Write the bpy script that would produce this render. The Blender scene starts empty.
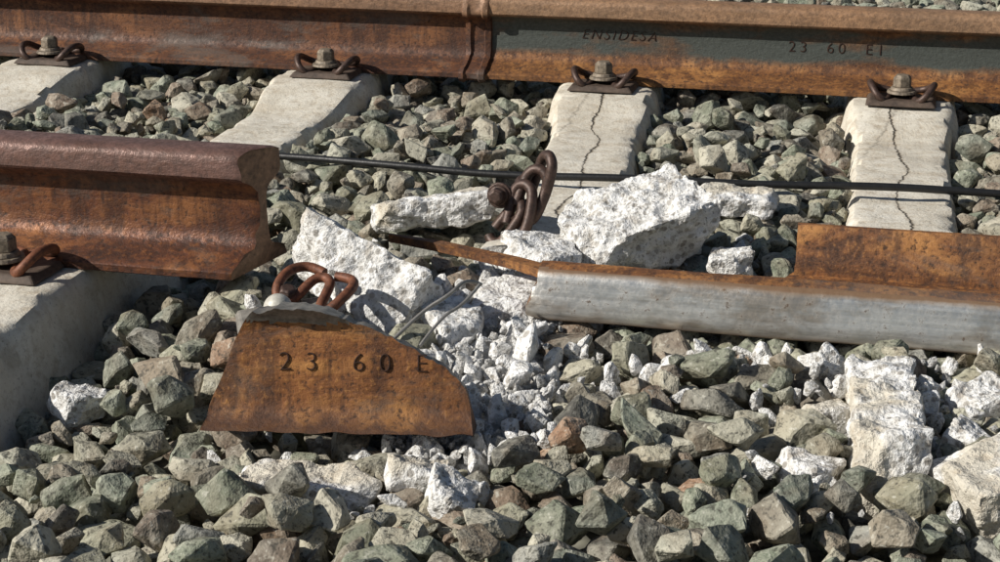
import bpy, bmesh, math, random
import numpy as np
from mathutils import Vector, Matrix, Euler, noise
random.seed(7); rng=np.random.default_rng(7)
scn=bpy.context.scene; COL=scn.collection
R=math.radians

# ------------------------------------------------------------ materials
def mat_new(name):
    m=bpy.data.materials.new(name); m.use_nodes=True
    nt=m.node_tree; nt.nodes.clear()
    out=nt.nodes.new('ShaderNodeOutputMaterial'); b=nt.nodes.new('ShaderNodeBsdfPrincipled')
    nt.links.new(b.outputs[0],out.inputs[0])
    return m,nt,b
class N:
    def __init__(s,nt): s.nt=nt
    def new(s,t,**k):
        n=s.nt.nodes.new(t)
        for a,v in k.items(): setattr(n,a,v)
        return n
    def L(s,a,b): s.nt.links.new(a,b)
    def coord(s,kind='Object',scale=(1,1,1),off=None):
        tc=s.new('ShaderNodeTexCoord'); mp=s.new('ShaderNodeMapping'); mp.inputs['Scale'].default_value=scale
        s.L(tc.outputs[kind],mp.inputs[0]); return mp.outputs[0]
    def noise(s,v,scale,detail=4,rough=.6,dist=0):
        n=s.new('ShaderNodeTexNoise'); n.inputs['Scale'].default_value=scale; n.inputs['Detail'].default_value=detail
        n.inputs['Roughness'].default_value=rough; n.inputs['Distortion'].default_value=dist
        s.L(v,n.inputs['Vector']); return n.outputs[0]
    def voro(s,v,scale,feature='F1',out='Distance'):
        n=s.new('ShaderNodeTexVoronoi',feature=feature); n.inputs['Scale'].default_value=scale
        s.L(v,n.inputs['Vector']); return n.outputs[out]
    def ramp(s,f,stops,interp='LINEAR'):
        r=s.new('ShaderNodeValToRGB'); r.color_ramp.interpolation=interp
        e=r.color_ramp.elements
        while len(e)<len(stops): e.new(0.5)
        for el,(p,c) in zip(e,stops):
            el.position=p; el.color=(c,c,c,1) if isinstance(c,(int,float)) else (*c,1)
        s.L(f,r.inputs[0]); return r.outputs[0]
    def mix(s,f,a,b,mode='MIX'):
        m=s.new('ShaderNodeMix',data_type='RGBA',blend_type=mode)
        if isinstance(f,(int,float)): m.inputs[0].default_value=f
        else: s.L(f,m.inputs[0])
        for i,x in ((6,a),(7,b)):
            if isinstance(x,tuple): m.inputs[i].default_value=(*x,1)
            else: s.L(x,m.inputs[i])
        return m.outputs[2]
    def math(s,op,a,b=None,clamp=False):
        m=s.new('ShaderNodeMath',operation=op); m.use_clamp=clamp
        for i,x in enumerate((a,b)):
            if x is None: continue
            if isinstance(x,(int,float)): m.inputs[i].default_value=x
            else: s.L(x,m.inputs[i])
        return m.outputs[0]
    def bump(s,h,strength,dist,prev=None):
        b=s.new('ShaderNodeBump'); b.inputs['Strength'].default_value=strength; b.inputs['Distance'].default_value=dist
        s.L(h,b.inputs['Height'])
        if prev is not None: s.L(prev,b.inputs['Normal'])
        return b.outputs[0]
    def sep(s,v):
        n=s.new('ShaderNodeSeparateXYZ'); s.L(v,n.inputs[0]); return n.outputs

def mat_stone():
    m,nt,b=mat_new('ballast_stone'); n=N(nt)
    oi=n.new('ShaderNodeObjectInfo'); rnd=oi.outputs['Random']
    tc=n.new('ShaderNodeTexCoord')
    comb=n.new('ShaderNodeCombineXYZ'); r10=n.math('MULTIPLY',rnd,57.0); n.L(r10,comb.inputs[0]); n.L(r10,comb.inputs[2])
    add=n.new('ShaderNodeVectorMath',operation='ADD'); n.L(tc.outputs['Object'],add.inputs[0]); n.L(comb.outputs[0],add.inputs[1])
    v=add.outputs[0]
    base=n.ramp(rnd,[(0,(.165,.185,.130)),(.07,(.34,.33,.235)),(.14,(.19,.165,.125)),(.22,(.43,.40,.30)),(.30,(.215,.245,.175)),(.38,(.31,.295,.225)),(.46,(.105,.100,.088)),(.53,(.39,.385,.305)),(.60,(.22,.155,.11)),(.66,(.28,.31,.235)),(.73,(.50,.47,.37)),(.79,(.145,.165,.13)),(.85,(.28,.235,.175)),(.90,(.30,.30,.27)),(.95,(.175,.14,.11)),(.985,(.34,.19,.11))],'CONSTANT')
    n1=n.noise(v,42,4,.72)
    c=n.mix(n.ramp(n1,[(.36,0.0),(.64,.8)]),n.mix(.22,base,(.02,.02,.015)),n.mix(.45,base,(.60,.57,.46)))
    n2=n.noise(v,18,2,.6)
    c=n.mix(n.ramp(n2,[(.48,0.0),(.64,.6)]),c,n.mix(.6,base,(.16,.10,.055)))
    n3=n.noise(v,170,2,.7)
    c=n.mix(n.ramp(n3,[(.34,.8),(.46,0.0)]),c,(.045,.042,.032))
    c=n.mix(n.ramp(n3,[(.60,0.0),(.72,.5)]),c,(.64,.62,.53))
    n.L(c,b.inputs['Base Color']); b.inputs['Roughness'].default_value=.70; b.inputs['Specular IOR Level'].default_value=.4
    hh=n.math('ADD',n.math('MULTIPLY',n1,1.0),n.math('MULTIPLY',n3,.3))
    n.L(n.bump(hh,.85,.006),b.inputs['Normal'])
    return m
def mat_ground():
    m,nt,b=mat_new('ground_gravel'); n=N(nt); v=n.coord()
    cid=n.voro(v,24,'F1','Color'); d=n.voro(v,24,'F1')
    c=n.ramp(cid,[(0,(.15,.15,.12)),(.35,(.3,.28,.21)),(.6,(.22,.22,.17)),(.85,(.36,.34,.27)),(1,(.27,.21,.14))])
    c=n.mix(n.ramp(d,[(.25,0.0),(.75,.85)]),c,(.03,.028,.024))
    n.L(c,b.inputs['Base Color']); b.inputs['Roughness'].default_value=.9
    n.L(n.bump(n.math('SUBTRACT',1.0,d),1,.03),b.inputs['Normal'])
    return m
def mat_concrete(name,crack=0,white=.0):
    m,nt,b=mat_new(name); n=N(nt); v=n.coord()
    n1=n.noise(v,9,5,.65,.3); n2=n.noise(v,48,5,.75); n3=n.noise(v,200,2,.7)
    h=n.math('ADD',n2,n.math('MULTIPLY',n3,.35))
    if white<1:
        cast=n.ramp(n1,[(.3,(.52,.475,.39)),(.5,(.66,.615,.52)),(.7,(.76,.72,.63))])
        cast=n.mix(n.ramp(n2,[(.35,.6),(.5,0.0)]),cast,(.42,.345,.25))
        cast=n.mix(n.ramp(n3,[(.28,.6),(.4,0.0)]),cast,(.20,.17,.13))
        c=cast
    if white>0:
        wh=n.ramp(n2,[(.32,(.38,.355,.32)),(.43,(.68,.665,.63)),(.58,(.87,.865,.85))])
        agg=n.voro(v,80,'F1','Color'); ad=n.voro(v,80)
        aggm=n.math('MULTIPLY',n.ramp(ad,[(.30,1.0),(.42,0.0)]),n.ramp(agg,[(.34,0.0),(.46,1.0)]))
        aggc=n.ramp(agg,[(.35,(.18,.16,.13)),(.6,(.34,.31,.27)),(.85,(.56,.54,.50))])
        wh=n.mix(n.math('MULTIPLY',aggm,.8),wh,aggc)
        wh=n.mix(n.ramp(n3,[(.32,.75),(.43,0.0)]),wh,(.20,.185,.16))
        if white>=1: c=n.mix(n.ramp(n1,[(.32,.65),(.42,0.0)]),wh,(.46,.39,.30))
        else: c=n.mix(n.ramp(n.noise(v,8,3,.5),[(.45,0.0),(.52,1.0)]),cast,wh)
    else:
        st=n.noise(n.coord('Object',(3,14,3)),2.2,4,.6)
        c=n.mix(n.ramp(st,[(.5,0.0),(.72,.5)]),c,(.50,.42,.31))
        bl=n.noise(v,26,4,.7); c=n.mix(n.ramp(bl,[(.56,0.0),(.64,.45)]),c,(.38,.32,.24))
    if crack:
        s=n.sep(n.coord())
        yv=n.new('ShaderNodeCombineXYZ'); n.L(s[1],yv.inputs[1]); yv.inputs[0].default_value=crack*3.7
        a=n.noise(yv.outputs[0],4,1,.5); a2=n.noise(yv.outputs[0],30,6,.8)
        pos=n.math('ADD',n.math('MULTIPLY',n.math('SUBTRACT',a,.5),.10),n.math('MULTIPLY',n.math('SUBTRACT',a2,.5),.030))
        dd=n.math('ABSOLUTE',n.math('SUBTRACT',s[0],pos))
        wv=n.ramp(n.noise(yv.outputs[0],14,3,.6),[(.35,.15),(.65,1.0)])
        dq=n.math('DIVIDE',dd,n.math('ADD',wv,.12))
        cr=n.ramp(dq,[(0.0,1.0),(.0008,1.0),(.0024,0.0)])
        c=n.mix(cr,c,(.07,.055,.04))
        halo=n.ramp(dd,[(0.0,.22),(.008,0.0)]); c=n.mix(halo,c,(.32,.25,.17))
        pos2=n.math('ADD',n.math('MULTIPLY',s[1],.22),n.math('MULTIPLY',n.math('SUBTRACT',a2,.5),.06))
        d2=n.math('ABSOLUTE',n.math('SUBTRACT',s[0],pos2)); c=n.mix(n.ramp(d2,[(0.0,.5),(.0012,0.0)]),c,(.12,.10,.08))
        h=n.math('SUBTRACT',h,n.math('MULTIPLY',cr,1.5))
    n.L(c,b.inputs['Base Color']); b.inputs['Roughness'].default_value=.88; b.inputs['Specular IOR Level'].default_value=.25
    n.L(n.bump(h,.9,.008 if white else .003),b.inputs['Normal'])
    return m
def mat_rust(name,dark=(.085,.032,.014),mid=(.20,.072,.024),hi=(.38,.165,.055),web=None,zweb=.045,head=(.12,.062,.042),zhead=.118,metal=.1,rough=.6,foot=None,grey=0.0):
    m,nt,b=mat_new(name); n=N(nt); v=n.coord(); vs=n.coord('Object',(.45,1,1.3))
    n1=n.noise(vs,15,6,.70,.6); n2=n.noise(v,120,3,.75); n3=n.noise(n.coord('Object',(1.0,1,.12)),42,3,.65); n4=n.noise(v,5,3,.6)
    c=n.ramp(n1,[(.34,dark),(.48,mid),(.62,hi)])
    c=n.mix(n.ramp(n4,[(.43,0.0),(.60,.75)]),c,n.mix(.5,dark,mid))
    c=n.mix(n.ramp(n3,[(.47,0.0),(.61,.75)]),c,dark)
    c=n.mix(n.ramp(n2,[(.34,.85),(.47,0.0)]),c,(.03,.016,.011))
    c=n.mix(n.ramp(n2,[(.55,0.0),(.69,.6)]),c,hi)
    if grey:
        g=n.ramp(n.noise(vs,9,5,.72,.5),[(.52,0.0),(.62,grey)]); c=n.mix(g,c,(.12,.10,.085))
    z=n.sep(n.coord())[2]
    zn=n.math('ADD',z,n.math('MULTIPLY',n.math('SUBTRACT',n1,.5),.05))
    if web:
        f=n.math('MULTIPLY',n.ramp(n.math('MULTIPLY',zn,5.0),[(zweb*5-.03,0.0),(zweb*5+.05,1.0)]),n.ramp(n.noise(vs,7,4,.7),[(.36,.2),(.50,1.0)]))
        wc=n.mix(n.ramp(n2,[(.4,0.0),(.7,.6)]),web,tuple(x*1.8 for x in web))
        c=n.mix(f,c,wc)
    if head:
        f=n.ramp(n.math('MULTIPLY',z,5.0),[(zhead*5-.02,0.0),(zhead*5+.03,.85)])
        hc=n.mix(n.ramp(n2,[(.35,0.0),(.7,1.0)]),head,tuple(x*2.2 for x in head))
        hc=n.mix(n.ramp(n1,[(.45,0.0),(.65,.6)]),hc,tuple(x*.5 for x in head))
        c=n.mix(f,c,hc)
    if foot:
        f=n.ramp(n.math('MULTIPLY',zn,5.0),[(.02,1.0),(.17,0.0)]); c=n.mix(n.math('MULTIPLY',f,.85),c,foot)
    n.L(c,b.inputs['Base Color']); b.inputs['Metallic'].default_value=metal
    n.L(n.ramp(n2,[(.3,rough+.2),(.7,rough-.15)]),b.inputs['Roughness'])
    n.L(n.bump(n.math('ADD',n1,n.math('MULTIPLY',n2,.5)),.8,.003),b.inputs['Normal'])
    return m
def mat_polished():
    m,nt,b=mat_new('worn_rail_steel'); n=N(nt)
    v=n.coord(); vs=n.coord('Object',(.10,3,5)); n1=n.noise(vs,18,5,.65); n2=n.noise(v,70,4,.75); n4=n.noise(n.coord('Object',(.6,1,1.8)),8,5,.65)
    c=n.ramp(n1,[(.3,(.52,.50,.46)),(.6,(.80,.78,.73))])
    c=n.mix(n.ramp(n4,[(.50,0.0),(.60,.6)]),c,(.33,.25,.17))
    sp=n.ramp(n2,[(.60,0.0),(.68,.8)]); c=n.mix(sp,c,(.14,.085,.05))
    z=n.sep(v)[2]
    zn=n.math('ADD',z,n.math('MULTIPLY',n.math('SUBTRACT',n4,.5),.016))
    up=n.ramp(n.math('MULTIPLY',zn,10.0),[(.24,0.0),(.31,.95)]); lo=n.ramp(n.math('MULTIPLY',zn,-10.0),[(.25,0.0),(.33,.95)])
    c=n.mix(up,c,(.20,.115,.06)); c=n.mix(lo,c,(.15,.10,.06))
    n.L(c,b.inputs['Base Color'])
    n.L(n.math('SUBTRACT',.88,n.math('MULTIPLY',n.math('MAXIMUM',up,lo),.7)),b.inputs['Metallic'])
    n.L(n.ramp(n2,[(.3,.30),(.7,.50)]),b.inputs['Roughness'])
    n.L(n.bump(n.math('ADD',n2,n.math('MULTIPLY',n1,.6)),.45,.0012),b.inputs['Normal'])
    return m
def mat_simple(name,col,rough=.6,metal=0,var=.5,scale=60):
    m,nt,b=mat_new(name); n=N(nt); v=n.coord(); n1=n.noise(v,scale,4,.7)
    c=n.ramp(n1,[(.3,tuple(x*(1-var) for x in col)),(.7,tuple(min(1,x*(1+var)) for x in col))])
    n.L(c,b.inputs['Base Color']); b.inputs['Roughness'].default_value=rough; b.inputs['Metallic'].default_value=metal
    n.L(n.bump(n1,.5,.0015),b.inputs['Normal']); return m

M_stone=mat_stone(); M_ground=mat_ground()
M_conc=mat_concrete('weathered_concrete'); M_concc=mat_concrete('cracked_concrete',crack=1); M_concd=mat_concrete('split_concrete',crack=2)
M_white=mat_concrete('broken_concrete',white=1); M_mixc=mat_concrete('part_broken_concrete',white=.5)
M_railL=mat_rust('rusty_rail_brown',dark=(.05,.022,.014),mid=(.115,.045,.022),hi=(.25,.105,.042),head=(.19,.108,.062),zhead=.128,grey=.6)
M_railR=mat_rust('rusty_rail_grey',dark=(.085,.034,.014),mid=(.22,.092,.03),hi=(.42,.20,.065),web=(.060,.068,.060),zweb=.050,head=(.21,.12,.065),zhead=.128)
M_railN=mat_rust('rusty_rail_near',dark=(.055,.024,.016),mid=(.15,.056,.028),hi=(.31,.13,.05),head=(.13,.075,.062),zhead=.122,metal=.25,rough=.48,grey=.55)
M_frag=mat_rust('orange_rust',dark=(.065,.028,.014),mid=(.21,.083,.027),hi=(.45,.21,.065),head=None,metal=.05,rough=.65,grey=.45)
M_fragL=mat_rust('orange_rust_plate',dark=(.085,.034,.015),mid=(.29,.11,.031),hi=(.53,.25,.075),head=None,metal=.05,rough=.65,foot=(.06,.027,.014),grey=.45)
M_pol=mat_polished()
M_break=mat_simple('steel_fracture',(.17,.10,.06),.5,.3,.6,90)
M_breakg=mat_simple('grey_steel_fracture',(.21,.195,.17),.5,.3,.6,90)
M_clip=mat_simple('rusty_clip',(.070,.042,.032),.5,.3,.6,120)
M_clipo=mat_simple('orange_rusty_clip',(.16,.058,.028),.6,.2,.6,120)
M_bolt=mat_simple('weathered_bolt',(.21,.17,.125),.6,.2,.6,120)
M_cap=mat_simple('grey_screw_cap',(.50,.48,.42),.5,.1,.3,120)
M_let=mat_simple('dark_rust_lettering',(.045,.02,.012),.6,.2,.4,150)
M_plate=mat_simple('guide_plate',(.08,.055,.04),.7,.1,.5,60)
M_plateg=mat_simple('grey_base_plate',(.22,.205,.18),.6,.2,.5,60)
M_cable=mat_simple('cable_sheath',(.014,.014,.014),.42,0,.3,80)
M_wire=mat_simple('steel_wire',(.26,.25,.23),.45,.5,.3,80)

# ------------------------------------------------------------ helpers
def obj_from(name,verts,faces,mat,smooth=None,parent=None):
    me=bpy.data.meshes.new(name); me.from_pydata([tuple(v) for v in verts],[],faces); me.validate(); me.update()
    bm=bmesh.new(); bm.from_mesh(me); bmesh.ops.recalc_face_normals(bm,faces=bm.faces); bm.to_mesh(me); bm.free()
    ms=mat if isinstance(mat,list) else [mat]
    for x in ms: me.materials.append(x)
    if smooth is not None:
        me.polygons.foreach_set('use_smooth',[True]*len(me.polygons)); me.set_sharp_from_angle(angle=R(smooth))
    o=bpy.data.objects.new(name,me); COL.objects.link(o)
    if parent: o.parent=parent
    return o
def empty(name,loc,rot=(0,0,0)):
    e=bpy.data.objects.new(name,None); e.location=loc; e.rotation_euler=rot; e.empty_display_size=.05; COL.objects.link(e); return e
def tube(name,pts,rad,mat,parent=None,res=8,closed=False,nsub=10):
    cu=bpy.data.curves.new(name,'CURVE'); cu.dimensions='3D'; cu.bevel_depth=rad; cu.bevel_resolution=4; cu.resolution_u=nsub; cu.use_fill_caps=True
    sp=cu.splines.new('NURBS'); sp.points.add(len(pts)-1)
    for p,q in zip(sp.points,pts): p.co=(*q,1)
    sp.use_endpoint_u=True; sp.order_u=3; sp.use_cyclic_u=closed
    o=bpy.data.objects.new(name,cu); COL.objects.link(o); cu.materials.append(mat)
    if parent: o.parent=parent
    return o

half=[(0,.172),(.012,.1718),(.022,.1706),(.030,.1675),(.0345,.163),(.0362,.157),(.0372,.142),(.0375,.1345),(.0345,.1305),(.022,.1265),(.0145,.121),(.0105,.112),(.0085,.100),(.0083,.085),(.0083,.062),(.0095,.048),(.0135,.038),(.021,.031),(.033,.0265),(.055,.0175),(.072,.0125),(.075,.010),(.075,.001),(.074,0)]
prof=half+[(-y,z) for y,z in reversed(half)][:-1]
def rail(name,x0,x1,mat,cap1=False,step=.12,jag=.006,slant=0.0):
    nx=max(2,int((x1-x0)/step)); xs=list(np.linspace(x0,x1,nx))
    if cap1: xs=xs[:-1]+[x1-.05,x1-.02,x1-.006,x1]
    xs=sorted(xs)
    V=[];n=len(prof)
    for i,x in enumerate(xs):
        for (y,z) in prof:
            jx=0
            if cap1 and i>=len(xs)-4:
                jx=slant*max(-.04,min(.038,y))-(max(0,y-.04)*.5)+jag*2*noise.noise(Vector((y*45,z*45,2.2)))
                if i==len(xs)-4: jx=0
            k=.0015 if (cap1 and i==len(xs)-1) else 0
            s=noise.noise(Vector((x*9,y*30,z*30)))*.0006
            V.append((x+jx,y+s-k*(1 if y>0 else -1),z+s-(k if z>.1 else 0)))
    F=[]
    for i in range(len(xs)-1):
        for j in range(n):
            a=i*n+j;b=i*n+(j+1)%n; F.append((a,b,b+n,a+n))
    F.append(tuple(range(n))); F.append(tuple((len(xs)-1)*n+j for j in range(n)))
    o=obj_from(name,V,F,[mat,M_break],smooth=35)
    for p in o.data.polygons:
        if len(p.vertices)>4: p.material_index=1; p.use_smooth=False
    return o
def hexbolt(name,parent,loc,rot=(0,0,0),mat=None,s=1.0,shank=0):
    bm=bmesh.new()
    def cyl(r0,r1,z0,z1,seg):
        bmesh.ops.create_cone(bm,cap_ends=True,segments=seg,radius1=r0,radius2=r1,depth=z1-z0,matrix=Matrix.Translation((0,0,(z0+z1)/2)))
    cyl(.030*s,.028*s,0,.006*s,24); cyl(.024*s,.021*s,.006*s,.013*s,24)
    cyl(.0195*s,.019*s,.013*s,.032*s,6); cyl(.0185*s,.013*s,.032*s,.037*s,6)
    if shank: cyl(.011*s,.0115*s,-shank,0.0,12)
    me=bpy.data.meshes.new(name); bm.to_mesh(me); bm.free(); me.materials.append(mat or M_bolt)
    o=bpy.data.objects.new(name,me); COL.objects.link(o); o.location=loc; o.rotation_euler=rot; o.parent=parent
    bv=o.modifiers.new('b','BEVEL'); bv.width=.0015; bv.segments=2
    return o
def clip_pts(s=1.0,up=1.0):
    h=[(.012,.056,.012),(.034,.060,.015),(.056,.050,.022),(.064,.022,.036),(.061,-.012,.038),(.050,-.034,.024),(.036,-.034,.010),(.025,-.016,.010),(.021,.010,.016),(.017,.032,.020),(.006,.042,.020)]
    L=[(-x,y,z) for x,y,z in h]+[(x,y,z) for x,y,z in reversed(h)]
    return [(x*s,y*s,z*s*up) for x,y,z in L]
def plate(parent,mat,loc=(0,0,0),s=1.0):
    P=[(-.07,-.045,0),(.07,-.045,0),(.07,.048,0),(-.07,.048,0),(-.06,-.036,.012),(.06,-.036,.012),(.064,.044,.010),(-.064,.044,.010)]
    P=[(a*s,b*s,c*s) for a,b,c in P]
    F=[(0,1,2,3),(4,5,6,7),(0,1,5,4),(1,2,6,5),(2,3,7,6),(3,0,4,7)]
    o=obj_from('guide_plate',P,F,mat,parent=parent); o.location=loc; bv=o.modifiers.new('b','BEVEL'); bv.width=.003; bv.segments=2
def fastening(loc,flip=False,rz=0.0,name='rail_fastening',cm=None):
    e=empty(name,loc,(0,0,(math.pi if flip else 0)+rz))
    tube('tension_clip',clip_pts(),.0070,cm or M_clip,e)
    hexbolt('sleeper_screw',e,(0,.002,.020),rot=(0,0,(loc[0]*7.3)%1.0)); plate(e,M_plate)
    return e

# ------------------------------------------------------------ far rail
FY=1.435; FR=-.030
def farY(x): return FY+(x+.35)*math.tan(FR)
ra=rail('steel_rail',-6,-.012,M_railL); ra.location=(-.365,FY,0); ra.rotation_euler=(0,0,FR)
rb=rail('steel_rail',.012,6,M_railR); rb.location=(-.365,FY,0); rb.rotation_euler=(0,0,FR)
e=empty('rail_weld_collar',(-.365,FY,0),(0,0,FR))
V=[];n=len(prof); ring=[(-.030,.0),(-.028,.007),(-.017,.009),(-.013,.004),(.013,.004),(.017,.009),(.028,.007),(.030,.0)]
for x,o_ in ring:
    for i,(y,z) in enumerate(prof):
        a=Vector(prof[i-1]);c=Vector(prof[(i+1)%n]);t=(c-a).normalized()
        nn=Vector((t.y,-t.x))*-1
        k=o_*(0.25 if z>.15 else 1)
        V.append((x+.002*noise.noise(Vector((y*50,z*50,x*30))),y+nn.x*k,z+nn.y*k))
F=[]
for i in range(len(ring)-1):
    for j in range(n):
        a=i*n+j;b=i*n+(j+1)%n;F.append((a,b,b+n,a+n))
F.append(tuple(range(n)));F.append(tuple((len(ring)-1)*n+j for j in range(n)))
obj_from('collar',V,F,M_railL,smooth=40,parent=e)
def text(body,size,loc,parent,mat,sx=1.0,space=1.0,shear=0.0,ext=.0012,off=0.0):
    cu=bpy.data.curves.new('t','FONT'); cu.body=body; cu.size=size; cu.extrude=ext; cu.space_character=space; cu.shear=shear; cu.bevel_depth=.0003; cu.offset=off
    o=bpy.data.objects.new('raised_lettering',cu); COL.objects.link(o); cu.materials.append(mat)
    o.parent=parent; o.location=loc; o.rotation_euler=(R(90),0,0); o.scale=(sx,1,1); return o
text('ENSIDESA',.030,(.225,-.0083,.085),rb,M_let,1.0,1.3,.35,off=-.0009)
text('23  60  E1',.032,(.665,-.0083,.076),rb,M_let,1.0,1.45,off=-.0008)

# ------------------------------------------------------------ near standing rail
NX=-.35; NR=-.03
rn=rail('broken_rail',-6,0,M_railN,cap1=True,jag=.005,slant=.5); rn.location=(NX,-.022,0); rn.rotation_euler=(0,0,NR)
def nearY(x): return -.022+(x-NX)*math.tan(NR)

# ------------------------------------------------------------ sleepers
def sleeper(xc,y0,y1,mat,rz=0.0,brk0=False,brk1=False,pivot=None,seats=(0.0,1.42)):
    py=pivot or 0.0
    ys=np.arange(y0,y1+.001,.0125); half=[(.142,-.215),(.138,-.15),(.132,-.11),(.126,-.08),(.118,-.05),(.112,-.022),(.107,-.010),(.099,-.002),(.088,0),(.06,0),(.03,0)]
    pr=half+[(0,0)]+[(-x,z) for x,z in reversed(half)]
    V=[];n=len(pr)
    for i,y in enumerate(ys):
        m=.5*(seats[0]+seats[1]); d=abs(y-m)
        k=min(1,max(0,(d-.36)/.22)); k=k*k*(3-2*k); dip=-.038*(1-k)
        if d>.92: dip-= .03*((d-.92)/.3)
        wsc=.80+.17*k
        endk=0
        for b,yy in ((not brk0,y0),(not brk1,y1)):
            if b:
                t=abs(y-yy)
                if t<.03: endk=max(endk,(1-t/.03))
        for j,(x,z) in enumerate(pr):
            nz=noise.noise(Vector((x*14+xc*7,y*14,z*14)))*.003+noise.noise(Vector((x*50+xc,y*50,z*50)))*.0018
            edge=1 if (.09<abs(x)<.115 and z>-.03) else 0
            ch=max(0,noise.noise(Vector((xc*9+(5 if x>0 else 0),y*22,0)))-.15)*.028*edge
            yy=y-py
            if (brk0 and i==0) or (brk1 and i==len(ys)-1):
                yy+=.07*noise.noise(Vector((x*18+xc*5,z*14,3.3)))+.02*noise.noise(Vector((x*60,z*60,1)))
            V.append(((x*wsc)*(1-.06*endk)+nz*.9-ch*(1 if x>0 else -1),yy,(z+(dip if z>-.15 else 0)+(nz if z>-.15 else 0)-ch*.5-(.012*endk*endk if z>-.05 else 0))))
    F=[]
    for i in range(len(ys)-1):
        for j in range(n-1):
            a=i*n+j;F.append((a,a+1,a+1+n,a+n))
        a=i*n;F.append((a+n-1,a,a+n,a+n-1+n))
    F.append(tuple(range(n)));F.append(tuple((len(ys)-1)*n+j for j in range(n)))
    o=obj_from('concrete_sleeper',V,F,[mat,M_white],smooth=32); o.location=(xc,py,0); o.rotation_euler=(0,0,rz)
    for p in o.data.polygons:
        if len(p.vertices)>4: p.material_index=1
    return o
sleepers=[]
def addS(xc,y0,y1,mat,rz=0,pivot=0,**k):
    sleeper(xc,y0,y1,mat,rz,pivot=pivot,**k); sleepers.append((xc,pivot,rz,y0,y1))
for xc in (-.692,-1.345,-1.97,-2.60,-3.22): addS(xc,-.56,1.98,M_conc)
for xc in (1.16,1.78,2.4): addS(xc,-.56,1.98,M_conc)
addS(-.075,.19,1.98,M_concc,rz=R(4.2),pivot=1.40,brk0=True)
addS(.536,.28,1.98,M_concd,brk0=True,pivot=1.3)
for xc in (-2.60,-1.97,-1.335,-.682,-.073,.534,1.16,1.78,2.4):
    fastening((xc,farY(xc)-.075-.047,.002),rz=FR); fastening((xc,farY(xc)+.075+.047,.002),True,rz=FR)
for xc in (-2.60,-1.97,-1.345,-.692):
    fastening((xc,nearY(xc)-.075-.047,.002),rz=NR,cm=M_clipo); fastening((xc,nearY(xc)+.075+.047,.002),True,rz=NR)

# ------------------------------------------------------------ overturned rail
ov=empty('overturned_broken_rail',(.040,-.056,-.004),(R(1),0,R(-2.2)))
hh=[(0,.1705),(.012,.1703),(.022,.170),(.0295,.1685),(.0335,.1655),(.0352,.161),(.0362,.150),(.0372,.142),(.0375,.1345),(.0345,.1305),(.022,.1265)]
headp=hh+[(-y,z) for y,z in reversed(hh)][:-1]
hp=[(.172-z,y) for y,z in headp]; L=5.0
xs=[0,.006,.02,.06]+list(np.linspace(.12,1.2,28))+list(np.linspace(1.4,L,14))
V=[];n=len(hp)
for i,x in enumerate(xs):
    for d,z in hp:
        x2=x+(.008*noise.noise(Vector((d*60,z*60,2)))+.012*(z/.036) if i==0 else 0)
        s=(-.0035 if i==0 else (-.001 if i==1 else 0))
        nz=.0012*noise.noise(Vector((x*5,d*20,z*20)))+.0008*noise.noise(Vector((x*22,d*40,z*60)))
        sky_tilt=.009*(z/.036) if d<.012 else 0   # running face shaped leaning back so the steel catches more sky
        V.append((x2,d-s*.8*(1 if d<.02 else -1)+nz+sky_tilt,z+(s if z>0 else -s)+nz))
F=[]
for i in range(len(xs)-1):
    for j in range(n):
        a=i*n+j;b=i*n+(j+1)%n;F.append((a,b,b+n,a+n))
F.append(tuple(range(n)));F.append(tuple((len(xs)-1)*n+j for j in range(n)))
o=obj_from('rail_head',V,F,[M_pol,M_break,M_frag],smooth=35,parent=ov)
for p in o.data.polygons:
    c=p.center
    if len(p.vertices)>4: p.material_index=1
    elif c.z>.0335 or c.y>.036: p.material_index=2
def slab(name,pts,zf,mat,parent,smooth=30):
    V=[];F=[];m=7
    for x,a,b in pts:
        for q in (0,1):
            for k in range(m):
                y=a+(b-a)*k/(m-1); V.append((x,y,zf(x,y)[q]))
    st=2*m
    for i in range(len(pts)-1):
        for k in range(m-1):
            a=i*st+k; F.append((a,a+1,a+1+st,a+st)); a+=m; F.append((a,a+1,a+1+st,a+st))
        a=i*st; F.append((a,a+m,a+m+st,a+st)); a=i*st+m-1; F.append((a,a+m,a+m+st,a+st))
    for i in (0,len(pts)-1):
        for k in range(m-1):
            a=i*st+k; F.append((a,a+1,a+1+m,a+m))
    return obj_from(name,V,F,mat,smooth=smooth,parent=parent)
wp=[(-.255,.166,.171),(-.22,.158,.168),(-.17,.146,.161),(-.11,.128,.149),(-.05,.108,.132),(-.01,.086,.118),(.02,.060,.106),(.05,.046,.098),(.10,.043,.092),(.16,.043,.092),(.22,.043,.094),(.29,.043,.100),(.325,.043,.120),(.338,.043,.158),(.36,.043,.162)]
wp=[(x,a,b+.004*noise.noise(Vector((x*40,0,0)))) for x,a,b in wp]+[(x,.043,.162) for x in np.linspace(.5,L,20)]
def zf(x,y):
    f=max(0,(.075-y)/.03); f=min(1,f); t=.0083+.010*f*f
    if x<.0: t*=.75
    g=max(0,(y-.135)/.027) if x>.34 else 0; t+=.02*min(1,g)**2
    up=.010*max(0,(-x)/.25) + .003*max(0,.05-x)
    return (t+up+.0015*noise.noise(Vector((x*20,y*20,0))),-t+up)
slab('rail_web',wp,zf,M_frag,ov)
V=[];F=[];xs=[.338,.342,.35]+list(np.linspace(.45,L,26))
fp=[(.172,-.074),(.172,.074),(.1705,.075),(.1625,.075),(.160,.072),(.155,.055),(.146,.033),(.141,.021),(.141,-.021),(.146,-.033),(.155,-.055),(.160,-.072),(.1625,-.075),(.1705,-.075)]
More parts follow.
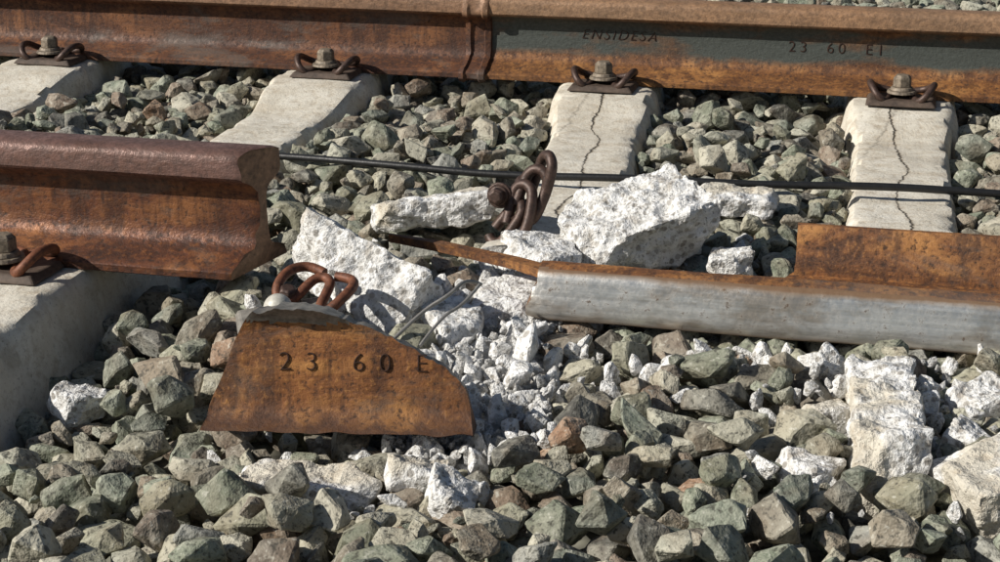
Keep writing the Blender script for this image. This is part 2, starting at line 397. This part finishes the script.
for i,x in enumerate(xs):
    for d,z in fp: V.append((x+(.008*noise.noise(Vector((d*50,z*50,7))) if i==0 else 0),d,z+.001*noise.noise(Vector((x*8,z*9,d)))))
n=len(fp)
for i in range(len(xs)-1):
    for j in range(n):
        a=i*n+j;b=i*n+(j+1)%n;F.append((a,b,b+n,a+n))
F.append(tuple(range(n)));F.append(tuple((len(xs)-1)*n+j for j in range(n)))
obj_from('rail_foot',V,F,M_frag,smooth=30,parent=ov)

# ------------------------------------------------------------ lettered rail fragment
fr=empty('broken_rail_fragment',(-.258,-.500,-.040),(R(-11),0,R(9)))
top=[(0,-.004),(.012,.035),(.028,.075),(.046,.120),(.060,.134),(.085,.140),(.11,.141),(.140,.137),(.165,.128),(.200,.115),(.232,.100),(.262,.084),(.287,.067),(.303,.047),(.311,.025),(.313,-.004)]
def ytop(x):
    for (a,b),(c,d) in zip(top,top[1:]):
        if a<=x<=c: return b+(d-b)*(x-a)/(c-a)
    return -.004
nu,nv=72,24;V=[];F=[]
def thick(x,z):
    t=.0085
    if z<.030: k=(.030-z)/.030; t+=.022*k*k
    if z>.112: k=(z-.112)/.026; t+=.018*k*k
    return t
for side in (-1,1):
    for i in range(nu+1):
        x=.313*i/nu; yt=max(ytop(x),.0)+ .004*noise.noise(Vector((x*60,0,0)))+.002*noise.noise(Vector((x*190,0,0)))
        for j in range(nv+1):
            z=yt*j/nv; V.append((x+.003*noise.noise(Vector((z*50,1,0))),side*thick(x,z)+.0010*noise.noise(Vector((x*30,z*30,side))),z+(0 if j<nv else side*.003*noise.noise(Vector((x*80,4,0))))+(.003*noise.noise(Vector((x*35,9,0))) if j==0 else 0)))
S=(nu+1)*(nv+1)
for sidx in (0,S):
    for i in range(nu):
        for j in range(nv):
            a=sidx+i*(nv+1)+j; F.append((a,a+nv+1,a+nv+2,a+1))
for i in range(nu):
    a=i*(nv+1)+nv; F.append((a,a+nv+1,a+nv+1+S,a+S)); a=i*(nv+1); F.append((a,a+nv+1,a+nv+1+S,a+S))
for j in range(nv):
    a=j;F.append((a,a+1,a+1+S,a+S)); a=nu*(nv+1)+j;F.append((a,a+1,a+1+S,a+S))
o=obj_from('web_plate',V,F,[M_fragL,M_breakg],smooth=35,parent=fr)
for p in o.data.polygons:
    if p.center.z>.05 and abs(p.normal.z)>.5: p.material_index=1
    if p.center.z>.131: p.material_index=1
text('2 3   6 0  E',.031,(.088,-.0086,.068),fr,M_let,1.0,1.20,ext=.0014,off=-.0010)

# ------------------------------------------------------------ loose clips, screws
def ulink(s):
    return [(-.020*s,-.010*s,.006),(-.022*s,.030*s,.0),(-.018*s,.052*s,0),(0,.062*s,0),(.018*s,.052*s,0),(.022*s,.030*s,0),(.021*s,-.012*s,.002),(.012*s,-.030*s,.004),(-.004*s,-.034*s,.008),(-.014*s,-.026*s,.012)]
cs=empty('loose_rail_clips',(-.048,.305,-.030),(0,0,R(12)))
for i,(loc,rot,s) in enumerate([((-.024,.0,.010),(60,10,-66),.80),((-.002,-.012,.030),(70,-5,-38),.92),((.014,.0,.052),(75,12,-30),.92),((.032,.012,.072),(80,8,-66),.92),((.006,.02,.042),(65,30,40),.75)]):
    c=tube('tension_clip_%d'%(i+1),ulink(s),.0085,M_clip,cs); c.location=loc; c.rotation_euler=[R(a) for a in rot]
hexbolt('loose_screw',cs,(-.032,.012,.062),(R(70),R(-70),0),M_clip,.7,.05)
cl=empty('loose_rail_clip',(-.262,-.195,-.008),(R(10),R(-7),R(22)))
c=tube('tension_clip',clip_pts(.78,.6),.0068,M_clipo,cl); c.location=(.040,.020,.006); c.rotation_euler=(R(12),R(6),R(-40))
plate(cl,M_plateg,(.0,-.005,-.010),.95)
hexbolt('loose_screw',cl,(.005,.030,.000),(R(6),R(10),0),M_clip,.7)
bm=bmesh.new(); bmesh.ops.create_uvsphere(bm,u_segments=24,v_segments=14,radius=.019)
for v in bm.verts:
    if v.co.z<-.004: v.co.z=-.004; v.co.x*=1.35; v.co.y*=1.35
me=bpy.data.meshes.new('screw_cap'); bm.to_mesh(me); bm.free(); me.materials.append(M_cap)
me.polygons.foreach_set('use_smooth',[True]*len(me.polygons))
o=bpy.data.objects.new('screw_cap',me); COL.objects.link(o); o.location=(-.008,-.022,.024); o.parent=cl
bm=bmesh.new(); bmesh.ops.create_cone(bm,cap_ends=True,segments=20,radius1=.024,radius2=.021,depth=.022)
me=bpy.data.meshes.new('screw_collar'); bm.to_mesh(me); bm.free(); me.materials.append(M_bolt)
o=bpy.data.objects.new('screw_collar',me); COL.objects.link(o); o.location=(-.008,-.022,.010); o.parent=cl

# ------------------------------------------------------------ cable, wires
cp=[(-6,.78,-.035),(-1.5,.75,-.02),(-.9,.715,-.025),(-.573,.695,-.022),(-.35,.655,-.018),(-.15,.634,-.022),(.08,.630,-.012),(.3,.648,-.018),(.5,.664,-.012),(.695,.681,-.02),(1.2,.70,-.03),(6,.75,-.035)]
tube('black_cable',cp,.0068,M_cable)
tube('reinforcement_wire',[(-.115,-.20,-.03),(-.085,-.165,.0),(-.05,-.15,.02),(-.035,-.12,.035),(-.02,-.10,.02)],.0026,M_wire)
tube('reinforcement_wire',[(-.075,-.215,-.03),(-.055,-.18,.0),(-.03,-.16,.01),(-.015,-.13,.03)],.0022,M_wire)

# ------------------------------------------------------------ concrete chunks
tx=bpy.data.textures.new('lump','CLOUDS'); tx.noise_scale=.04; tx.noise_depth=4
tx2=bpy.data.textures.new('facets','VORONOI'); tx2.noise_scale=.035; tx2.distance_metric='DISTANCE'
def chunk(loc,size,rot,seed,mat,cuts=6,vox=.0034,rough=.018,fine=.008,name='concrete_chunk',jit=.16):
    rg=random.Random(seed); bm=bmesh.new(); bmesh.ops.create_cube(bm,size=1)
    for v in bm.verts:
        v.co=Vector([(c+rg.uniform(-jit,jit))*s for c,s in zip(v.co,size)])
    for k in range(cuts):
        d=Vector([rg.uniform(-1,1) for _ in range(3)]).normalized()
        ext=max(v.co.dot(d) for v in bm.verts)
        g=bm.verts[:]+bm.edges[:]+bm.faces[:]
        r=bmesh.ops.bisect_plane(bm,geom=g,plane_co=d*ext*rg.uniform(.68,.9),plane_no=d,clear_outer=True)
        ed=[e for e in r['geom_cut'] if isinstance(e,bmesh.types.BMEdge)]
        bmesh.ops.edgenet_fill(bm,edges=ed)
    bmesh.ops.recalc_face_normals(bm,faces=bm.faces)
    me=bpy.data.meshes.new(name); bm.to_mesh(me); bm.free(); me.materials.append(mat)
    o=bpy.data.objects.new(name,me); COL.objects.link(o); o.location=loc; o.rotation_euler=[R(a) for a in rot]
    rm=o.modifiers.new('r','REMESH'); rm.mode='VOXEL'; rm.voxel_size=vox
    for t,s in ((tx,rough),(tx2,fine)):
        d=o.modifiers.new('d','DISPLACE'); d.texture=t; d.strength=s; d.mid_level=.5; d.texture_coords='LOCAL'
    return o
ceil=[]
def ck(loc,size,rot,seed,mat=M_white,zc=None,**k):
    chunk(loc,size,rot,seed,mat,**k)
    if zc is not None: ceil.append((loc[0],loc[1],size[0]*.42,size[1]*.42,math.radians(rot[2]),zc))
ck((-.185,-.045,-.018),(.235,.14,.105),(-26,21,-20),11,M_white,-.06,cuts=5,rough=.022)          # B
ck((.132,.270,.006),(.205,.135,.085),(14,-15,26),12,M_white,-.045,cuts=5,jit=.12,rough=.026,fine=.010)    # C
ck((-.19,.36,-.014),(.19,.11,.055),(-14,-6,12),13,M_mixc,-.04)
ck((.262,.58,-.03),(.15,.09,.035),(0,3,8),14,M_mixc,-.05)
ck((.283,.235,-.035),(.065,.05,.045),(10,0,20),15,M_white,-.05)
ck((.508,-.345,-.050),(.068,.31,.10),(0,2,2),16,M_mixc,-.07,cuts=6,jit=.16,rough=.026)
ck((.665,-.49,-.055),(.17,.14,.12),(8,-6,25),17,M_mixc,-.06)
ck((.62,-.24,-.045),(.06,.05,.045),(8,-6,45),18,M_white,-.05)
ck((.70,-.28,-.045),(.07,.06,.05),(8,12,15),28,M_white,-.05)
ck((.60,-.36,-.050),(.06,.05,.045),(20,12,75),38,M_white,-.05)
ck((-.105,-.585,-.068),(.15,.06,.038),(8,3,6),19,M_mixc,-.075)
ck((.055,-.595,-.062),(.055,.05,.04),(8,24,6),20,M_white,-.06)
ck((.01,-.55,-.055),(.065,.045,.035),(8,14,30),21,M_mixc,-.06)
ck((-.49,-.35,-.09),(.065,.045,.04),(0,10,40),22,M_white,-.11)
ck((.445,-.325,-.045),(.055,.045,.04),(0,10,40),23,M_mixc,-.05)
ck((.43,-.48,-.05),(.06,.05,.035),(0,10,10),24,M_white,-.055)
ck((.01,.17,-.045),(.09,.12,.08),(5,10,30),25,M_white,-.07)
ck((.0,.03,-.065),(.12,.10,.06),(5,-5,10),26,M_white,-.07)
ck((-.055,-.085,-.06),(.08,.09,.06),(10,5,40),27,M_white,-.07)

# ------------------------------------------------------------ stones
def proto(name,seed,mat,col,npts=16,flat=.66,bev=.06):
    rg=random.Random(seed); bm=bmesh.new()
    sx,sy,sz=1.0*rg.uniform(1.0,1.35),rg.uniform(.72,.98),rg.uniform(flat-.18,flat+.12)
    ph=rg.uniform(0,6)
    for k in range(npts):
        z=1-2*(k+.5)/npts; a=ph+k*2.39996; rr=math.sqrt(1-z*z)
        d=Vector((rr*math.cos(a)+rg.gauss(0,.30),rr*math.sin(a)+rg.gauss(0,.30),z+rg.gauss(0,.30))).normalized()*rg.uniform(.84,1.12)
        bm.verts.new((d.x*sx,d.y*sy,d.z*sz))
    bmesh.ops.convex_hull(bm,input=bm.verts)
    bmesh.ops.delete(bm,geom=[v for v in bm.verts if not v.link_faces],context='VERTS')
    bmesh.ops.dissolve_limit(bm,angle_limit=R(20),verts=bm.verts,edges=bm.edges)
    bmesh.ops.bevel(bm,geom=bm.edges[:]+bm.verts[:],offset=bev,segments=1,affect='EDGES',clamp_overlap=True)
    bmesh.ops.triangulate(bm,faces=bm.faces)
    for it in range(2):
        bmesh.ops.subdivide_edges(bm,edges=[e for e in bm.edges if e.calc_length()>.34],cuts=1)
        bmesh.ops.triangulate(bm,faces=bm.faces)
    off=Vector((seed*3.1,seed*1.7,0))
    for v in bm.verts:
        v.co*=1+.08*noise.noise(v.co*1.7+off)+.05*noise.noise(v.co*4.5+off)
    bmesh.ops.recalc_face_normals(bm,faces=bm.faces)
    for v in bm.verts: v.co*=.024
    me=bpy.data.meshes.new(name); bm.to_mesh(me); bm.free(); me.materials.append(mat)
    o=bpy.data.objects.new(name,me); col.objects.link(o); return o
colS=bpy.data.collections.new('stone_shapes'); NP=40
for i in range(NP): proto('stone_%02d'%i,100+i,M_stone,colS,npts=random.Random(i).choice([9,11,12,14,16]))
colW=bpy.data.collections.new('rubble_shapes'); NW=14
for i in range(NW): proto('rubble_%02d'%i,300+i,M_white,colW,npts=13,flat=.6,bev=.07)

X0,X1,Y0,Y1=-2.5,2.1,-1.25,3.3; cs_=.008
nx=int((X1-X0)/cs_);ny=int((Y1-Y0)/cs_)
gx=X0+(np.arange(nx)+.5)*cs_; gy=Y0+(np.arange(ny)+.5)*cs_
GX,GY=np.meshgrid(gx,gy,indexing='ij')
T=np.full((nx,ny),-.057)
T-= .05*np.clip((-GX-.30)/.25,0,1)*np.clip((.55-GY)/.3,0,1)*np.clip((GY+.75)/.25,0,1)
T-= .030*np.clip((-.15-GY)/.3,0,1)*np.clip((.2-GX)/.4,0,1)
T+= .014*np.clip((GX-.1)/.2,0,1)*np.clip((-.12-GY)/.1,0,1)
T-= .02*np.clip((GY-1.75)/.5,0,1)
T+= .012*np.sin(GX*7+1)*np.sin(GY*6)
T+= .045*np.exp(-((GX+.26)**2+(GY+.17)**2)/(.09**2))
def rubk(x,y):
    w=.105+.03*np.sin(y*23); xc=.015-.03*y
    k=1-abs(x-xc)/w
    k=k-np.clip(-.33-y,0,9)*2.0
    return np.where((y>-.50)&(y<.24),k,-1.0)
CE=np.full((nx,ny),9.0)
def rect(xc,yc,hx,hy,a,z):
    c,s=math.cos(a),math.sin(a); u=(GX-xc)*c+(GY-yc)*s; v=-(GX-xc)*s+(GY-yc)*c
    m=(abs(u)<hx)&(abs(v)<hy); CE[m]=np.minimum(CE[m],z)
for xc,pv,rz,a,b in sleepers:
    mid=(a+b)/2-pv; cx=xc-math.sin(rz)*mid; cy=pv+math.cos(rz)*mid
    rect(cx,cy,.088,(b-a)/2,rz,-5)
rect(-3.3,FY+.09,6,.085,FR,-.004);rect(2,FY-.07,3,.085,FR,-.004)
rect(-2.36,.035,2.0,.08,NR,-.004)
rect(.05+1.25,.0,1.28,.12,R(-2.2),-.036); rect(-.08,.08,.15,.05,-.2,-.01)
rect(-.11,-.48,.165,.050,R(9),-.045)
rect(-.03,.32,.05,.05,0,-.035); rect(-.26,-.19,.065,.045,R(20),-.016)
for c in ceil: rect(*c)
for a,b in zip(cp,cp[1:]):
    L_=math.hypot(b[0]-a[0],b[1]-a[1]); rect((a[0]+b[0])/2,(a[1]+b[1])/2,L_/2,.008,math.atan2(b[1]-a[1],b[0]-a[0]),min(a[2],b[2])-.004)
H=T-.055
pts=[];rots=[];scs=[];ids=[];kind=[]
def drop(x,y,rad,k,rgn,sink=.35):
    ix=int((x-X0)/cs_);iy=int((y-Y0)/cs_);m=max(1,int(rad/cs_))
    if ix-m<0 or iy-m<0 or ix+m>=nx or iy+m>=ny: return False
    sl=(slice(ix-m,ix+m+1),slice(iy-m,iy+m+1))
    h=H[sl]; z=float(h.mean()*.5+h.max()*.5) if k==0 else float(h.mean())
    hz=rad*.62
    zc=z+hz*sink
    ce=CE[sl].min()
    if ce<-1: return False
    if zc+hz*1.02>ce:
        zc=ce-hz*1.02
        if zc<h.mean()-hz*.9: return False
    dx=(GX[sl]-x)/rad;dy=(GY[sl]-y)/rad;q=1-dx*dx-dy*dy
    e=np.where(q>0,zc+hz*np.sqrt(np.clip(q,0,1)),-9)
    H[sl]=np.maximum(h,e)
    pts.append((x,y,zc));rots.append((rgn.gauss(0,.42),rgn.gauss(0,.42),rgn.uniform(0,6.28)) if k==0 else (rgn.uniform(0,6),rgn.uniform(0,6),rgn.uniform(0,6)))
    s=rad/.024; scs.append((s*rgn.uniform(.9,1.12),s*rgn.uniform(.88,1.1),s*rgn.uniform(.85,1.2)));kind.append(k)
    ids.append(rgn.randrange(NP if k==0 else NW)); return True
rg=random.Random(5)
HT=lambda x,y:(H[int((x-X0)/cs_),int((y-Y0)/cs_)]-T[int((x-X0)/cs_),int((y-Y0)/cs_)])
cnt=0
for it in range(26000):
    best=None
    for c in range(4):
        x=rg.uniform(X0+.05,X1-.05);y=rg.uniform(Y0+.05,Y1-.05)
        if y>2.3 and rg.random()<.35: continue
        if CE[int((x-X0)/cs_),int((y-Y0)/cs_)]<-1: continue
        v=HT(x,y)
        if best is None or v<best[0]: best=(v,x,y)
    if best is None or best[0]>-.004: continue
    _,x,y=best
    if float(rubk(x,y))>.2 and rg.random()<.96: continue
    rad=.0240*min(1.6,max(.5,rg.lognormvariate(0,.31)))
    if drop(x,y,rad,0,rg): cnt+=1
print('stones',cnt)
for it in range(6000):
    x=rg.uniform(-1.2,1.1);y=rg.uniform(-.9,1.3)
    if HT(x,y)>-.018: continue
    drop(x,y,rg.uniform(.006,.011),0,rg)
RK=rubk(GX,GY); bed=T-.022+.018*np.clip(RK*1.5,-1,1)
for ang,fx,fy in ((0,31,17),(1.3,53,47),(2.1,19,71)): bed+=.003*np.sin(GX*fx+GY*fy+ang)
mask=RK>-.3
bed=np.where(mask,bed,-1)
H=np.maximum(H,np.minimum(bed,CE))
for it in range(5600):
    x=rg.gauss(.02,.09);y=rg.uniform(-.50,.24)
    if float(rubk(x,y))+rg.uniform(-.3,.25)<0: continue
    if HT(x,y)>.014: continue
    rad=min(.034,.0078*rg.lognormvariate(0,.62)); drop(x,y,rad,1,rg,sink=.4)
for (xa,xb,ya,yb,num,mr) in [(.20,.88,-.24,-.12,200,.0095),(.36,.86,-.62,-.12,240,.0095),(.08,.35,-.34,-.12,60,.0095),(-.25,.15,-.66,-.40,45,.009),(-.30,.35,.1,.5,70,.009),(-.35,-.05,-.3,.0,60,.009),(.4,.75,.2,.4,12,.010)]:
    for it in range(num):
        x=rg.uniform(xa,xb);y=rg.uniform(ya,yb)
        if HT(x,y)>.014: continue
        drop(x,y,min(.028,mr*rg.lognormvariate(0,.5)),1,rg,sink=.25)

def inst(name,k,col):
    sel=[i for i in range(len(pts)) if kind[i]==k]
    P=np.array([pts[i] for i in sel],dtype=np.float32);Rr=np.array([rots[i] for i in sel],dtype=np.float32)
    Sc=np.array([scs[i] for i in sel],dtype=np.float32);I=np.array([ids[i] for i in sel],dtype=np.int32)
    me=bpy.data.meshes.new(name); me.vertices.add(len(sel)); me.vertices.foreach_set('co',P.ravel())
    for nm,t,d,at in (('rot','FLOAT_VECTOR',Rr.ravel(),'vector'),('scl','FLOAT_VECTOR',Sc.ravel(),'vector'),('idx','INT',I,'value')):
        a=me.attributes.new(nm,t,'POINT'); a.data.foreach_set(at,d)
    me.update(); o=bpy.data.objects.new(name,me); COL.objects.link(o)
    ng=bpy.data.node_groups.new(name,'GeometryNodeTree')
    ng.interface.new_socket('Geometry',in_out='INPUT',socket_type='NodeSocketGeometry'); ng.interface.new_socket('Geometry',in_out='OUTPUT',socket_type='NodeSocketGeometry')
    nd=ng.nodes; gi=nd.new('NodeGroupInput');go=nd.new('NodeGroupOutput');ip=nd.new('GeometryNodeInstanceOnPoints');ci=nd.new('GeometryNodeCollectionInfo')
    ci.inputs[0].default_value=col; ci.inputs['Separate Children'].default_value=True; ci.inputs['Reset Children'].default_value=True
    def att(nm,t):
        a=nd.new('GeometryNodeInputNamedAttribute'); a.data_type=t; a.inputs[0].default_value=nm; return [s for s in a.outputs if s.enabled][0]
    ng.links.new(gi.outputs[0],ip.inputs['Points']); ng.links.new(ci.outputs[0],ip.inputs['Instance']); ip.inputs['Pick Instance'].default_value=True
    ng.links.new(att('idx','INT'),ip.inputs['Instance Index'])
    er=nd.new('FunctionNodeEulerToRotation'); ng.links.new(att('rot','FLOAT_VECTOR'),er.inputs[0]); ng.links.new(er.outputs[0],ip.inputs['Rotation'])
    ng.links.new(att('scl','FLOAT_VECTOR'),ip.inputs['Scale']); ng.links.new(ip.outputs[0],go.inputs[0])
    md=o.modifiers.new('instances','NODES'); md.node_group=ng
    return o
inst('ballast_stones',0,colS); inst('concrete_rubble',1,colW)
V=[];F=[];idm={}
I0,I1=int((-.25-X0)/cs_),int((.3-X0)/cs_); J0,J1=int((-.54-Y0)/cs_),int((.25-Y0)/cs_)
for i in range(I0,I1):
    for j in range(J0,J1):
        if mask[i,j]:
            z=min(bed[i,j],CE[i,j])+.004*noise.noise(Vector((gx[i]*40,gy[j]*40,0)))+.003*noise.noise(Vector((gx[i]*110,gy[j]*110,0)))
            if RK[i,j]<-.15: z-=.03
            idm[(i,j)]=len(V); V.append((gx[i],gy[j],z))
for (i,j) in list(idm):
    q=[(i,j),(i+1,j),(i+1,j+1),(i,j+1)]
    if all(k in idm for k in q): F.append(tuple(idm[k] for k in q))
obj_from('crushed_concrete',V,F,M_white,smooth=60)

# ------------------------------------------------------------ ground
bm=bmesh.new(); q=200
xs=[-q,-40,-8]+list(np.arange(-3,3.01,.1))+[8,40,q]; ys=[-q,-40,-8]+list(np.arange(-2,4.01,.1))+[8,40,q]
def gz(x,y):
    if X0<x<X1 and Y0<y<Y1:
        return float(T[int((x-X0)/cs_),int((y-Y0)/cs_)])-.048
    return -.085
vv=[[bm.verts.new((x,y,gz(x,y)+.006*noise.noise(Vector((x*5,y*5,0))))) for y in ys] for x in xs]
for i in range(len(xs)-1):
    for j in range(len(ys)-1): bm.faces.new((vv[i][j],vv[i+1][j],vv[i+1][j+1],vv[i][j+1]))
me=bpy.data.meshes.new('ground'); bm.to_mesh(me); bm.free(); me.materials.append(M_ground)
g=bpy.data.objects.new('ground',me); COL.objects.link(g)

# ------------------------------------------------------------ light, world, camera
az=R(29); el=R(33)
d=Vector((math.cos(az)*math.cos(el),math.sin(az)*math.cos(el),-math.sin(el)))
sl=bpy.data.lights.new('sun','SUN'); sl.energy=5.0; sl.angle=R(.5); sl.color=(1,.955,.88)
so=bpy.data.objects.new('sun',sl); COL.objects.link(so); so.rotation_euler=d.to_track_quat('-Z','Y').to_euler(); so.location=(-3,-3,4)
w=bpy.data.worlds.new('World'); scn.world=w; w.use_nodes=True; nt=w.node_tree
bg=nt.nodes['Background']; sk=nt.nodes.new('ShaderNodeTexSky'); sk.sky_type='NISHITA'; sk.sun_disc=False
sk.sun_elevation=el; sk.sun_rotation=math.atan2(-d.x,-d.y)%(2*math.pi)
nt.links.new(sk.outputs[0],bg.inputs[0]); bg.inputs[1].default_value=.052
cam=bpy.data.cameras.new('camera'); cam.lens=63; cam.sensor_width=36; cam.clip_end=600; cam.clip_start=.05
co=bpy.data.objects.new('camera',cam); COL.objects.link(co)
yaw=R(12);p=R(17.8)
co.location=(.465,-2.261,.736); co.rotation_euler=(R(90)-p,0,yaw)
scn.camera=co
scn.view_settings.view_transform='Standard'; scn.view_settings.look='None'; scn.view_settings.exposure=0
